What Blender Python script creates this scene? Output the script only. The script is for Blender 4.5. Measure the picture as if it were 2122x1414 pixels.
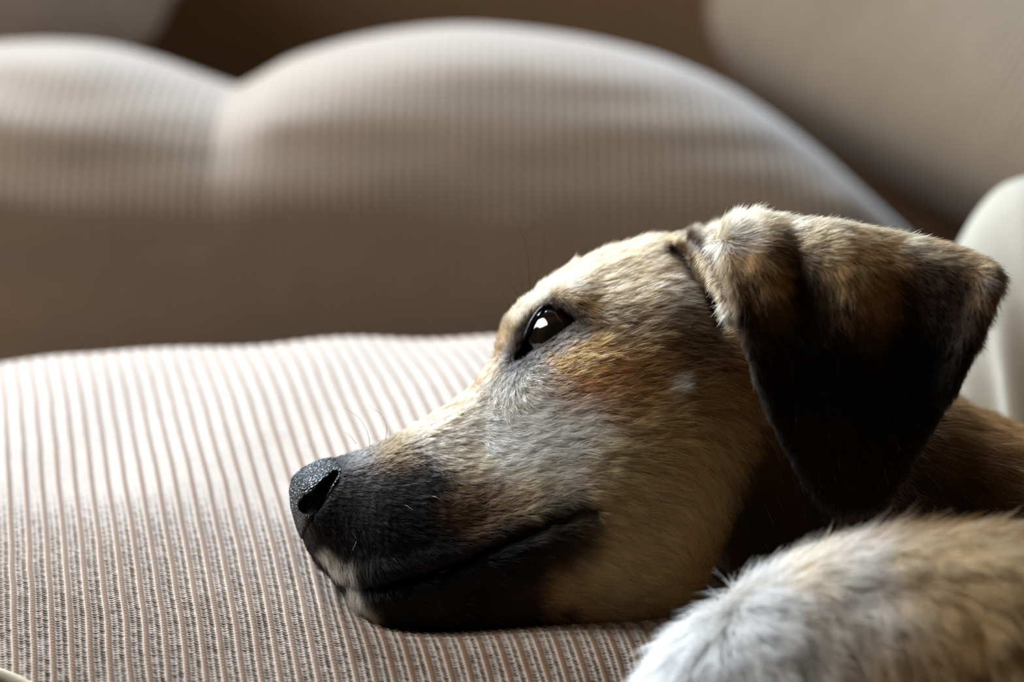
import bpy, math, time
import numpy as np
from mathutils import Matrix, Vector

T0 = time.time()
scene = bpy.context.scene
for o in list(bpy.data.objects):
    bpy.data.objects.remove(o)
col = scene.collection
rng = np.random.default_rng(7)

# ------------------------------------------------------------------ frame
# Everything is measured in millimetres in a frame tilted with the photograph
# (X right, Y away, Z up), then set down rigidly in the world (metres, z up).
PITCH = math.radians(17.0)
CP, SP = math.cos(PITCH), math.sin(PITCH)
ROT = np.array([[1, 0, 0], [0, CP, SP], [0, -SP, CP]])
ORG = np.array([0.0, 0.0, 0.56])
D0 = 840.0                      # distance of the sharp plane
S = 36.0 / 85.0 * D0 / 2122.0   # mm per photo pixel in that plane


def W(p):
    """mm in the tilted frame -> metres in the world"""
    return np.asarray(p, dtype=np.float64) @ (ROT.T * 0.001) + ORG


def WV(v):
    return Vector(ROT @ np.asarray(v, dtype=np.float64))


def at(px, py, y):
    k = S * (1 + y / D0)
    return np.array([(px - 1061) * k, y, (707 - py) * k])


# ------------------------------------------------------------------ camera
cam_d = bpy.data.cameras.new('camera')
cam = bpy.data.objects.new('camera', cam_d)
col.objects.link(cam)
cam.location = Vector(W([0, -D0, 0]))
cam.rotation_euler = (math.pi / 2 - PITCH, 0, 0)
cam_d.sensor_width = 36
cam_d.lens = 85
cam_d.clip_start = 0.02
cam_d.dof.use_dof = True
cam_d.dof.focus_distance = (D0 + 8) * 0.001
cam_d.dof.aperture_fstop = 4.8
scene.camera = cam

# ------------------------------------------------------------------ light
world = bpy.data.worlds.new('room_light')
scene.world = world
world.use_nodes = True
wb = world.node_tree.nodes['Background']
wb.inputs[0].default_value = (1.0, 0.70, 0.42, 1)
wb.inputs[1].default_value = 0.045


def area(name, loc, target, sx, sy, power, color):
    d = bpy.data.lights.new(name, 'AREA')
    d.shape = 'RECTANGLE'
    d.size, d.size_y = sx, sy
    d.energy = power
    d.color = color
    o = bpy.data.objects.new(name, d)
    col.objects.link(o)
    o.location = Vector(W(loc))
    v = Vector(W(target)) - o.location
    o.rotation_euler = v.to_track_quat('-Z', 'Y').to_euler()
    return o


area('back_window_daylight', (-1080, 1760, 1980), (0, 60, 0), 1.0, 1.3, 212, (0.75, 0.875, 1.0))
area('side_window_daylight', (-1350, 120, 1150), (0, 60, 0), 0.45, 1.2, 33, (0.96, 0.96, 0.95))

vs = scene.view_settings
vs.view_transform = 'Standard'
vs.look = 'None'
vs.exposure = 0.0
vs.gamma = 1.0
vs.use_curve_mapping = False
scene.cycles.max_bounces = 8
scene.cycles.diffuse_bounces = 4
scene.cycles.glossy_bounces = 4
scene.cycles.transmission_bounces = 6
scene.cycles.caustics_reflective = False
scene.cycles.caustics_refractive = False


# ------------------------------------------------------------------ helpers
def srgb(r, g, b):
    c = np.array([r, g, b], dtype=np.float64) / 255.0
    return np.where(c <= 0.04045, c / 12.92, ((c + 0.055) / 1.055) ** 2.4)


def smooth01(x):
    x = np.clip(x, 0, 1)
    return x * x * (3 - 2 * x)


def _hash(i, j, k, seed):
    n = (i * 374761393 + j * 668265263 + k * 2147483647 + seed * 974634777).astype(np.int64) & 0xFFFFFFFF
    n = ((n ^ (n >> 13)) * 1274126177) & 0xFFFFFFFF
    n = ((n ^ (n >> 16)) * 2246822519) & 0xFFFFFFFF
    return ((n ^ (n >> 15)) & 0xFFFFFF) / float(0xFFFFFF)


def vnoise(p, scale, seed=0):
    """value noise in [-1, 1]; p (n,3) or (n,2)"""
    q = np.asarray(p, dtype=np.float64) / scale
    if q.shape[1] == 2:
        q = np.c_[q, np.zeros(len(q))]
    f = np.floor(q)
    t = q - f
    t = t * t * (3 - 2 * t)
    i, j, k = f[:, 0].astype(np.int64), f[:, 1].astype(np.int64), f[:, 2].astype(np.int64)
    out = 0
    for a in (0, 1):
        for b in (0, 1):
            for c in (0, 1):
                w = (t[:, 0] if a else 1 - t[:, 0]) * (t[:, 1] if b else 1 - t[:, 1]) * (t[:, 2] if c else 1 - t[:, 2])
                out = out + w * _hash(i + a, j + b, k + c, seed)
    return out * 2 - 1


def tag(o, label=None, cat=None, group=None, kind=None):
    if label: o['label'] = label
    if cat: o['category'] = cat
    if group: o['group'] = group
    if kind: o['kind'] = kind
    return o


def link_mesh(name, verts_world, faces, mat, parent=None, smooth=True):
    me = bpy.data.meshes.new(name)
    verts_world = np.ascontiguousarray(verts_world, dtype=np.float32)
    faces = np.ascontiguousarray(faces, dtype=np.int32)
    nv, (nf, k) = len(verts_world), faces.shape
    me.vertices.add(nv)
    me.vertices.foreach_set('co', verts_world.ravel())
    me.loops.add(nf * k)
    me.loops.foreach_set('vertex_index', faces.ravel())
    me.polygons.add(nf)
    me.polygons.foreach_set('loop_start', np.arange(0, nf * k, k, dtype=np.int32))
    me.polygons.foreach_set('loop_total', np.full(nf, k, dtype=np.int32))
    if smooth:
        me.polygons.foreach_set('use_smooth', np.ones(nf, dtype=bool))
    me.update(calc_edges=True)
    me.materials.append(mat)
    o = bpy.data.objects.new(name, me)
    col.objects.link(o)
    if parent is not None:
        o.parent = parent
        o.matrix_parent_inverse = parent.matrix_world.inverted()
    return o


def vcol(o, name, c):
    a = o.data.attributes.new(name, 'FLOAT_COLOR', 'POINT')
    a.data.foreach_set('color', np.c_[c, np.ones(len(c))].astype(np.float32).ravel())


def grid_faces(nu, nv, wrap_v=False):
    i = np.arange(nu - 1)[:, None]
    j = np.arange(nv if wrap_v else nv - 1)[None, :]
    j2 = (j + 1) % nv
    return np.stack([i * nv + j, (i + 1) * nv + j, (i + 1) * nv + j2, i * nv + j2], -1).reshape(-1, 4)


def tube(name, pts, r0, r1, mat, parent=None, seg=6, label=None):
    """tapered round strand through points (mm, tilted frame)"""
    pts = np.asarray(pts, dtype=np.float64)
    n = len(pts)
    tt = np.gradient(pts, axis=0)
    tt /= np.linalg.norm(tt, axis=1)[:, None]
    ref = np.array([0.31, 0.87, 0.38])
    a = np.cross(tt, ref)
    a /= np.linalg.norm(a, axis=1)[:, None]
    b = np.cross(tt, a)
    ang = np.linspace(0, 2 * np.pi, seg, endpoint=False)
    if np.ndim(r0):
        r = np.asarray(r0)
    else:
        r = r0 + (r1 - r0) * np.linspace(0, 1, n)
    V = pts[:, None] + r[:, None, None] * (np.cos(ang)[None, :, None] * a[:, None] + np.sin(ang)[None, :, None] * b[:, None])
    F = grid_faces(n, seg, True)
    return link_mesh(name, W(V.reshape(-1, 3)), F, mat, parent)


def spline(pts, n):
    """Catmull-Rom through points"""
    p = np.asarray(pts, dtype=np.float64)
    p = np.vstack([2 * p[0] - p[1], p, 2 * p[-1] - p[-2]])
    m = len(p) - 3
    t = np.linspace(0, m, n)
    i = np.minimum(t.astype(int), m - 1)
    f = (t - i)[:, None]
    a, b, c, d = p[i], p[i + 1], p[i + 2], p[i + 3]
    return 0.5 * (2 * b + (c - a) * f + (2 * a - 5 * b + 4 * c - d) * f ** 2 + (3 * b - a - 3 * c + d) * f ** 3)


def pin(x, xs, ys):
    """smooth interpolation through knots (Catmull-Rom tangents, non-uniform)"""
    xs = np.asarray(xs, float); ys = np.asarray(ys, float)
    m = np.gradient(ys, xs)
    x = np.clip(x, xs[0], xs[-1])
    i = np.clip(np.searchsorted(xs, x) - 1, 0, len(xs) - 2)
    h = xs[i + 1] - xs[i]
    t = (x - xs[i]) / h
    return (ys[i] * (2 * t**3 - 3 * t**2 + 1) + h * m[i] * (t**3 - 2 * t**2 + t)
            + ys[i + 1] * (-2 * t**3 + 3 * t**2) + h * m[i + 1] * (t**3 - t**2))


# ------------------------------------------------------------------ materials
def new_mat(name):
    m = bpy.data.materials.new(name)
    m.use_nodes = True
    nt = m.node_tree
    return m, nt, nt.nodes['Principled BSDF']


def fabric_mat(name, attr=True, tint=(1, 1, 1), base=(0.4, 0.35, 0.3), fuzz=0.25, sheen_tint=(1, 1, 1)):
    m, nt, b = new_mat(name)
    N, L = nt.nodes.new, nt.links.new
    if attr:
        a = N('ShaderNodeAttribute'); a.attribute_name = 'yarn'
        src = a.outputs['Color']
    else:
        r = N('ShaderNodeRGB'); r.outputs[0].default_value = (*base, 1); src = r.outputs[0]
    tc = N('ShaderNodeTexCoord')
    no = N('ShaderNodeTexNoise'); no.inputs['Scale'].default_value = 900; no.inputs['Detail'].default_value = 3
    L(tc.outputs['Object'], no.inputs['Vector'])
    mr = N('ShaderNodeMapRange'); mr.inputs[3].default_value = 0.72; mr.inputs[4].default_value = 1.25
    L(no.outputs['Fac'], mr.inputs[0])
    mx = N('ShaderNodeMix'); mx.data_type = 'RGBA'; mx.blend_type = 'MULTIPLY'; mx.inputs[0].default_value = 1
    L(src, mx.inputs[6]); L(mr.outputs[0], mx.inputs[7])
    L(mx.outputs[2], b.inputs['Base Color'])
    b.inputs['Roughness'].default_value = 0.9
    b.inputs['Specular IOR Level'].default_value = 0.15
    b.inputs['Sheen Weight'].default_value = fuzz
    b.inputs['Sheen Roughness'].default_value = 0.6
    b.inputs['Sheen Tint'].default_value = (*sheen_tint, 1)
    bp = N('ShaderNodeBump'); bp.inputs['Strength'].default_value = 0.4; bp.inputs['Distance'].default_value = 0.0003
    L(no.outputs['Fac'], bp.inputs['Height']); L(bp.outputs[0], b.inputs['Normal'])
    return m


M_knit = fabric_mat('ribbed_knit', fuzz=0.35, sheen_tint=(1.0, 0.97, 0.96))
M_knit_back = fabric_mat('ribbed_knit_pillow', fuzz=0.35, sheen_tint=(0.92, 0.95, 1.0))


def cloth_mat():
    m, nt, b = new_mat('cream_cloth')
    N, L = nt.nodes.new, nt.links.new
    tc = N('ShaderNodeTexCoord')
    no = N('ShaderNodeTexNoise'); no.inputs['Scale'].default_value = 60; no.inputs['Detail'].default_value = 5
    L(tc.outputs['Object'], no.inputs['Vector'])
    cr = N('ShaderNodeValToRGB')
    cr.color_ramp.elements[0].color = (0.32, 0.28, 0.21, 1); cr.color_ramp.elements[1].color = (0.44, 0.41, 0.34, 1)
    L(no.outputs['Fac'], cr.inputs[0]); L(cr.outputs[0], b.inputs['Base Color'])
    b.inputs['Roughness'].default_value = 0.95
    b.inputs['Sheen Weight'].default_value = 0.2
    n2 = N('ShaderNodeTexNoise'); n2.inputs['Scale'].default_value = 900
    L(tc.outputs['Object'], n2.inputs['Vector'])
    bp = N('ShaderNodeBump'); bp.inputs['Strength'].default_value = 0.4; bp.inputs['Distance'].default_value = 0.0004
    L(n2.outputs['Fac'], bp.inputs['Height']); L(bp.outputs[0], b.inputs['Normal'])
    return m


def skin_mat():
    m, nt, b = new_mat('dog_skin')
    a = nt.nodes.new('ShaderNodeAttribute'); a.attribute_name = 'coat'
    nt.links.new(a.outputs['Color'], b.inputs['Base Color'])
    b.inputs['Roughness'].default_value = 0.8
    b.inputs['Specular IOR Level'].default_value = 0.2
    return m


def hair_mat():
    m = bpy.data.materials.new('dog_fur')
    m.use_nodes = True
    nt = m.node_tree
    nt.nodes.clear()
    N, L = nt.nodes.new, nt.links.new
    out = N('ShaderNodeOutputMaterial')
    h = N('ShaderNodeBsdfHairPrincipled')
    try:
        h.model = 'CHIANG'
    except Exception:
        pass
    h.parametrization = 'COLOR'
    a = N('ShaderNodeAttribute'); a.attribute_name = 'coat'
    L(a.outputs['Color'], h.inputs['Color'])
    h.inputs['Roughness'].default_value = 0.42
    h.inputs['Radial Roughness'].default_value = 0.6
    if 'Random Roughness' in h.inputs: h.inputs['Random Roughness'].default_value = 0.2
    d = N('ShaderNodeBsdfDiffuse')
    L(a.outputs['Color'], d.inputs['Color'])
    mx = N('ShaderNodeMixShader'); mx.inputs[0].default_value = 0.45
    L(h.outputs[0], mx.inputs[1]); L(d.outputs[0], mx.inputs[2])
    L(mx.outputs[0], out.inputs['Surface'])
    return m


def leather_mat():
    m, nt, b = new_mat('nose_leather')
    N, L = nt.nodes.new, nt.links.new
    tc = N('ShaderNodeTexCoord')
    no = N('ShaderNodeTexNoise'); no.inputs['Scale'].default_value = 300
    L(tc.outputs['Object'], no.inputs['Vector'])
    mxv = N('ShaderNodeVectorMath'); mxv.operation = 'MULTIPLY_ADD'
    mxv.inputs[1].default_value = (0.0006, 0.0006, 0.0006)
    L(no.outputs['Color'], mxv.inputs[0]); L(tc.outputs['Object'], mxv.inputs[2])
    vo = N('ShaderNodeTexVoronoi'); vo.feature = 'DISTANCE_TO_EDGE'; vo.inputs['Scale'].default_value = 850
    L(mxv.outputs[0], vo.inputs['Vector'])
    mr = N('ShaderNodeMapRange'); mr.inputs[1].default_value = 0; mr.inputs[2].default_value = 0.35
    L(vo.outputs['Distance'], mr.inputs[0])
    bp = N('ShaderNodeBump'); bp.inputs['Strength'].default_value = 1.0; bp.inputs['Distance'].default_value = 0.0007
    L(mr.outputs[0], bp.inputs['Height']); L(bp.outputs[0], b.inputs['Normal'])
    b.inputs['Base Color'].default_value = (0.006, 0.0056, 0.0056, 1)
    b.inputs['Roughness'].default_value = 0.40
    b.inputs['Specular IOR Level'].default_value = 0.27
    return m


def plain_mat(name, c, rough=0.5, spec=0.5, coat=0.0):
    m, nt, b = new_mat(name)
    tc = nt.nodes.new('ShaderNodeTexCoord')
    no = nt.nodes.new('ShaderNodeTexNoise'); no.inputs['Scale'].default_value = 700
    nt.links.new(tc.outputs['Object'], no.inputs['Vector'])
    cr = nt.nodes.new('ShaderNodeValToRGB')
    cr.color_ramp.elements[0].color = (*[x * 0.75 for x in c], 1)
    cr.color_ramp.elements[1].color = (*[min(1, x * 1.25) for x in c], 1)
    nt.links.new(no.outputs['Fac'], cr.inputs[0]); nt.links.new(cr.outputs[0], b.inputs['Base Color'])
    b.inputs['Roughness'].default_value = rough
    b.inputs['Specular IOR Level'].default_value = spec
    b.inputs['Coat Weight'].default_value = coat
    b.inputs['Coat Roughness'].default_value = 0.03
    return m


def eye_mat():
    """rings by the angle from the eye's own axis (object z)"""
    m, nt, b = new_mat('dog_eye')
    N, L = nt.nodes.new, nt.links.new
    tc = N('ShaderNodeTexCoord')
    nm = N('ShaderNodeVectorMath'); nm.operation = 'NORMALIZE'
    L(tc.outputs['Object'], nm.inputs[0])
    sp = N('ShaderNodeSeparateXYZ'); L(nm.outputs[0], sp.inputs[0])
    ac = N('ShaderNodeMath'); ac.operation = 'ARCCOSINE'; L(sp.outputs['Z'], ac.inputs[0])
    mr = N('ShaderNodeMapRange'); mr.inputs[1].default_value = 0; mr.inputs[2].default_value = 1.2
    L(ac.outputs[0], mr.inputs[0])
    no = N('ShaderNodeTexNoise'); no.inputs['Scale'].default_value = 500; no.inputs['Detail'].default_value = 3
    L(tc.outputs['Object'], no.inputs['Vector'])
    cr = N('ShaderNodeValToRGB')
    e = cr.color_ramp.elements
    e[0].position = 0.0; e[0].color = (0.002, 0.002, 0.002, 1)
    e[1].position = 1.0; e[1].color = (0.012, 0.009, 0.008, 1)
    for p, c in ((0.30, (0.002, 0.002, 0.002)), (0.36, (0.012, 0.005, 0.003)), (0.52, (0.022, 0.009, 0.005)), (0.60, (0.006, 0.003, 0.002)), (0.64, (0.006, 0.005, 0.005))):
        x = e.new(p); x.color = (*c, 1)
    L(mr.outputs[0], cr.inputs[0])
    mx = N('ShaderNodeMix'); mx.data_type = 'RGBA'; mx.blend_type = 'MULTIPLY'; mx.inputs[0].default_value = 0.5
    L(cr.outputs[0], mx.inputs[6]); L(no.outputs['Fac'], mx.inputs[7])
    L(mx.outputs[2], b.inputs['Base Color'])
    b.inputs['Roughness'].default_value = 0.06
    b.inputs['Coat Weight'].default_value = 1.0
    b.inputs['Coat Roughness'].default_value = 0.015
    return m


M_cloth = cloth_mat()
M_skin = skin_mat()
M_hair = hair_mat()
M_leather = leather_mat()
M_eye = eye_mat()
M_lid = plain_mat('eyelid_skin', (0.020, 0.018, 0.019), 0.42, 0.5)
_nt = M_lid.node_tree
_vo = _nt.nodes.new('ShaderNodeTexVoronoi'); _vo.inputs['Scale'].default_value = 2200
_tc = _nt.nodes.new('ShaderNodeTexCoord'); _nt.links.new(_tc.outputs['Object'], _vo.inputs['Vector'])
_bp = _nt.nodes.new('ShaderNodeBump'); _bp.inputs['Strength'].default_value = 0.9; _bp.inputs['Distance'].default_value = 0.0003
_nt.links.new(_vo.outputs['Distance'], _bp.inputs['Height']); _nt.links.new(_bp.outputs[0], _nt.nodes['Principled BSDF'].inputs['Normal'])
M_dark_hair = plain_mat('dark_whisker', (0.02, 0.013, 0.008), 0.4, 0.5)
M_white_hair = plain_mat('white_whisker', (0.75, 0.72, 0.68), 0.35, 0.5)
M_piping = plain_mat('cream_piping', (0.62, 0.55, 0.40), 0.8, 0.2)

# yarn colours
Y_CORD = srgb(126, 91, 56)
Y_BAND = srgb(206, 193, 181)
Y_HOLE = srgb(58, 38, 20)
Y_DARK = srgb(136, 106, 76)
Y_BACK = srgb(152, 135, 117)
Y_SIDE = srgb(178, 164, 144)
Y_PALE = srgb(204, 202, 206)


# ------------------------------------------------------------------ implicit dog
def poly_sd(px, py, poly):
    """signed distance to polygon (negative inside)"""
    poly = np.asarray(poly, float)
    d = np.full(px.shape, 1e18)
    s = np.ones(px.shape)
    n = len(poly)
    for i in range(n):
        a, b = poly[i], poly[(i + 1) % n]
        ex, ey = b - a
        wx, wy = px - a[0], py - a[1]
        t = np.clip((wx * ex + wy * ey) / (ex * ex + ey * ey), 0, 1)
        bx, by = wx - ex * t, wy - ey * t
        d = np.minimum(d, bx * bx + by * by)
        c1, c2, c3 = py >= a[1], py < b[1], ex * wy > ey * wx
        flip = (c1 & c2 & c3) | (~c1 & ~c2 & ~c3)
        s = np.where(flip, -s, s)
    return s * np.sqrt(d)


def path_d(px, py, path, radii=None):
    """distance to a polyline (minus an interpolated radius)"""
    path = np.asarray(path, float)
    best = np.full(px.shape, 1e9)
    for i in range(len(path) - 1):
        a, b = path[i], path[i + 1]
        e = b - a
        t = np.clip(((px - a[0]) * e[0] + (py - a[1]) * e[1]) / (e @ e), 0, 1)
        d = np.hypot(px - a[0] - e[0] * t, py - a[1] - e[1] * t)
        if radii is not None:
            d = d - (radii[i] + (radii[i + 1] - radii[i]) * t)
        best = np.minimum(best, d)
    return best


SH = S * (1 + 40 / D0)     # mm per profile unit of the head (its mid plane stands 40 mm behind the sharp plane)
HEAD_PROFILE = [(607, 1012), (612, 988), (632, 969), (665, 954), (700, 946), (755, 930), (800, 912), (860, 880), (920, 846), (970, 812),
                (1000, 778), (1020, 742), (1034, 698), (1048, 660), (1080, 624), (1122, 590), (1180, 553), (1250, 522), (1330, 498),
                (1400, 482), (1470, 478), (1560, 492), (1650, 530), (1715, 600), (1735, 700), (1710, 800), (1650, 900), (1560, 1000),
                (1495, 1100), (1440, 1195), (1390, 1262), (1330, 1288), (1200, 1282), (1000, 1292), (850, 1290), (785, 1272), (742, 1240),
                (716, 1208), (692, 1184), (660, 1156), (640, 1128), (622, 1085), (611, 1048)]
MOUTH = [(694, 1192), (740, 1190), (800, 1186), (880, 1170), (960, 1142), (1040, 1108), (1120, 1070), (1180, 1046), (1212, 1040)]
NOSTRIL = [(704, 976), (688, 996), (672, 1020), (658, 1034), (646, 1040)]
NOSTRIL_R = [6, 10, 15, 19, 15]
ALMOND = [(1062, 752), (1071, 735), (1087, 701), (1101, 667), (1119, 642), (1138, 630), (1160, 633), (1179, 645), (1191, 658), (1196, 668),
          (1185, 677), (1154, 699), (1119, 722), (1087, 741)]
GX0, GY0, GST = 540.0, 400.0, 3.0
gx = np.arange(GX0, 1860, GST)
gy = np.arange(GY0, 1380, GST)
PX, PY = np.meshgrid(gx, gy, indexing='ij')


def solve_inflation():
    """membrane over the side profile: squared half width of the head"""
    st = 4
    cx, cy = gx[::st], gy[::st]
    cX, cY = np.meshgrid(cx, cy, indexing='ij')
    sd = poly_sd(cX, cY, HEAD_PROFILE)
    inside = sd < 0
    hh = GST * st
    rhs = np.where(inside, 4.0 * hh * hh, 0.0)

    def A(x):
        y = 4 * x
        y[1:] -= x[:-1]; y[:-1] -= x[1:]; y[:, 1:] -= x[:, :-1]; y[:, :-1] -= x[:, 1:]
        # smooth immersed boundary
        return np.where(inside, y, x * 4)
    x = np.zeros_like(rhs)
    r = rhs - A(x); p = r.copy(); rs = (r * r).sum()
    for _ in range(500):
        Ap = A(p)
        al = rs / (p * Ap).sum()
        x += al * p; r -= al * Ap
        rn = (r * r).sum()
        if rn < 1e-6: break
        p = r + rn / rs * p; rs = rn
    # fine grid
    fx = np.clip((PX - cx[0]) / hh, 0, len(cx) - 1.001); fy = np.clip((PY - cy[0]) / hh, 0, len(cy) - 1.001)
    i, j = fx.astype(int), fy.astype(int); u, v = fx - i, fy - j
    h = (x[i, j] * (1 - u) * (1 - v) + x[i + 1, j] * u * (1 - v) + x[i, j + 1] * (1 - u) * v + x[i + 1, j + 1] * u * v)
    sdf = poly_sd(PX, PY, HEAD_PROFILE)
    # near the outline the squared half width is taken from the distance itself, so the outline is exact
    near = np.clip(-sdf / 30.0, 0, 1)
    k = smooth01(near)
    slope = 260.0
    edge = -sdf * slope + np.where(sdf < 0, -sdf * sdf * 1.0, 0)
    return np.where(sdf < 0, k * np.maximum(h, 30 * slope * 0.5) + (1 - k) * edge, -sdf * slope), sdf


Hpx, SDpx = solve_inflation()


def gauss(cx, cy, sx, sy=None, ang=0.0):
    sy = sy or sx
    c, s = math.cos(ang), math.sin(ang)
    dx, dy = PX - cx, PY - cy
    u, v = dx * c + dy * s, -dx * s + dy * c
    return np.exp(-0.5 * ((u / sx) ** 2 + (v / sy) ** 2))


def gline(path, sg):
    return np.exp(-0.5 * (path_d(PX, PY, path) / sg) ** 2)


def build_head_field():
    kx = np.interp(gx, [600, 700, 850, 1000, 1100, 1250, 1450, 1750], [0.60, 0.56, 0.52, 0.52, 0.58, 0.64, 0.64, 0.60])[:, None]
    w = kx * np.sqrt(np.maximum(Hpx, 0)) * SH
    f = np.zeros_like(w)
    f += 5.5 * gline([(1046, 655), (1080, 618), (1130, 598), (1185, 602)], 28)
    f += 2.5 * gline([(1185, 602), (1260, 618), (1340, 625)], 36)
    f -= 1.6 * gline([(1200, 668), (1240, 684)], 9)
    f -= 3.0 * gauss(1128, 690, 75, 38, math.radians(-36))
    f -= 2.5 * gauss(1045, 775, 40, 26, math.radians(-50))
    f += 2.5 * gline([(1075, 800), (1160, 770), (1260, 735), (1340, 720)], 36)
    f -= 1.5 * gauss(1330, 560, 90, 45)
    f -= 2.5 * gauss(990, 900, 80, 50, math.radians(-25))
    f += 3.5 * gauss(800, 1050, 90, 70)
    f += 3.0 * gauss(1350, 930, 130, 110)
    f -= 12.0 * gauss(1300, 1290, 190, 85)
    f += 6.0 * gauss(655, 1030, 45, 60)
    f += 1.6 * gline([(x, y - 24) for x, y in MOUTH], 15)
    f -= 3.0 * gline(MOUTH, 8)
    f += 1.6 * gline([(x + 4, y + 26) for x, y in MOUTH], 16)
    f -= 10.0 * gline([(1390, 511), (1425, 553), (1460, 603), (1483, 664)], 17)
    f += 2.0 * gauss(1165, 1262, 14)
    f += 1.2 * gauss(1385, 800, 16)
    # soften toward the outline
    f *= smooth01(-SDpx / 40.0)
    return w, f


Wb, Wf = build_head_field()
Hmm = np.where(Hpx > 0, (Wb + Wf) ** 2, Hpx * (0.56 * SH) ** 2)
gHx, gHy = np.gradient(Hmm, GST * SH)
Gmm = gHx ** 2 + gHy ** 2
SDA = poly_sd(PX, PY, ALMOND)
SDN = path_d(PX, PY, NOSTRIL, NOSTRIL_R)
Wmm = np.sqrt(np.maximum(Hmm, 0))
# plain width without groove detail, used to seat the eye and nostril
NOSE_POLY = [(560, 1150), (560, 930), (640, 930), (690, 940), (716, 962), (716, 985), (702, 1008), (682, 1036), (662, 1062), (646, 1085), (636, 1110), (640, 1150)]
SDNOSE = poly_sd(PX, PY, NOSE_POLY)


def samp(G, hx, hy):
    fx = np.clip((hx - GX0) / GST, 0, len(gx) - 1.001); fy = np.clip((hy - GY0) / GST, 0, len(gy) - 1.001)
    i, j = fx.astype(np.int32), fy.astype(np.int32); u, v = fx - i, fy - j
    return G[i, j] * (1 - u) * (1 - v) + G[i + 1, j] * u * (1 - v) + G[i, j + 1] * (1 - u) * v + G[i + 1, j + 1] * u * v


def hp(P):
    return P[:, 0] / SH + 1061, 707 - P[:, 2] / SH


def ymid(hx, hy):
    """the head's mid plane: turned a little, and rolled so that the near cheek looks up"""
    return np.interp(hx, [560, 1000, 1750], [33, 40, 46]) + 0.30 * SH * (930 - np.clip(hy, 420, 1330)) * np.interp(hx, [600, 800], [0.6, 1.0])


def smin(a, b, k):
    h = np.clip(0.5 + 0.5 * (b - a) / k, 0, 1)
    return b * (1 - h) + a * h - k * h * (1 - h)


def smax(a, b, k):
    return -smin(-a, -b, k)


def f_head(P, raw=False):
    hx, hy = hp(P)
    y = np.abs(P[:, 1] - ymid(hx, hy))
    H = samp(Hmm, hx, hy)
    f = (y * y - H) / np.sqrt(4 * y * y + samp(Gmm, hx, hy) + 4.0)
    # clamp far from grid
    out = np.maximum(np.maximum(GX0 + 8 - hx, hx - 1850), np.maximum(GY0 + 8 - hy, hy - 1370)) * SH
    f = np.where(out > 0, np.maximum(f, out + 4), f)
    if raw:
        return f
    w = samp(Wmm, hx, hy)
    near_eye = (hx > 1020) & (hx < 1240) & (hy > 590) & (hy < 790)
    ca = np.where(near_eye, np.maximum(samp(SDA, hx, hy) * SH, (EYE_W - 13.0) - y), 9.0)
    f = smax(f, -ca, 1.2)
    near_n = (hx < 740) & (hy > 940) & (hy < 1090)
    cn = np.where(near_n, np.maximum((samp(SDN, hx, hy) - 3) * SH, (w - 6.0) - y), 9.0)
    return np.maximum(f, -cn)


EYE_C = (1152.0, 702.0)
EYE_W = float(samp(Wb, np.array([1135.0]), np.array([695.0]))[0]) - 2.0

NECK = [(at(1560, 880, 60), 42.0), (at(1800, 1075, 60), 53.0), (at(2180, 1350, 70), 70.0)]


def f_capsules(P, chain):
    best = None
    for (a, ra), (b, rb) in zip(chain[:-1], chain[1:]):
        e = b - a
        t = np.clip(((P - a) @ e) / (e @ e), 0, 1)
        d = np.linalg.norm(P - a - t[:, None] * e, axis=1) - (ra + (rb - ra) * t)
        best = d if best is None else np.minimum(best, d)
    return best


def f_ell(P, c, r):
    q = (P - c) / r
    k0 = np.linalg.norm(q, axis=1)
    k1 = np.linalg.norm(q / r, axis=1)
    return k0 * (k0 - 1) / np.maximum(k1, 1e-6)


HAUNCH_C, HAUNCH_R = at(2010, 1622, -70), np.array([112.0, 50.0, 78.0])
TRUNK_C, TRUNK_R = at(2760, 1480, 30), np.array([150.0, 95.0, 95.0])

SE = S * (1 - 14 / D0)
EAR_POLY = [(1490, 500), (1502, 478), (1532, 455), (1580, 441), (1640, 443), (1720, 455), (1820, 470), (1920, 492), (1990, 512), (2042, 540),
            (2074, 568), (2062, 600), (2032, 670), (2006, 735), (1972, 808), (1932, 878), (1892, 948), (1858, 1012), (1828, 1046), (1790, 1056),
            (1742, 1054), (1704, 1038), (1664, 994), (1626, 928), (1590, 858), (1560, 780), (1536, 700), (1517, 620), (1503, 560)]
EX0, EY0, EST = 1400.0, 380.0, 4.0
ex = np.arange(EX0, 2180, EST)
ey = np.arange(EY0, 1140, EST)
EPX, EPY = np.meshgrid(ex, ey, indexing='ij')


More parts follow.
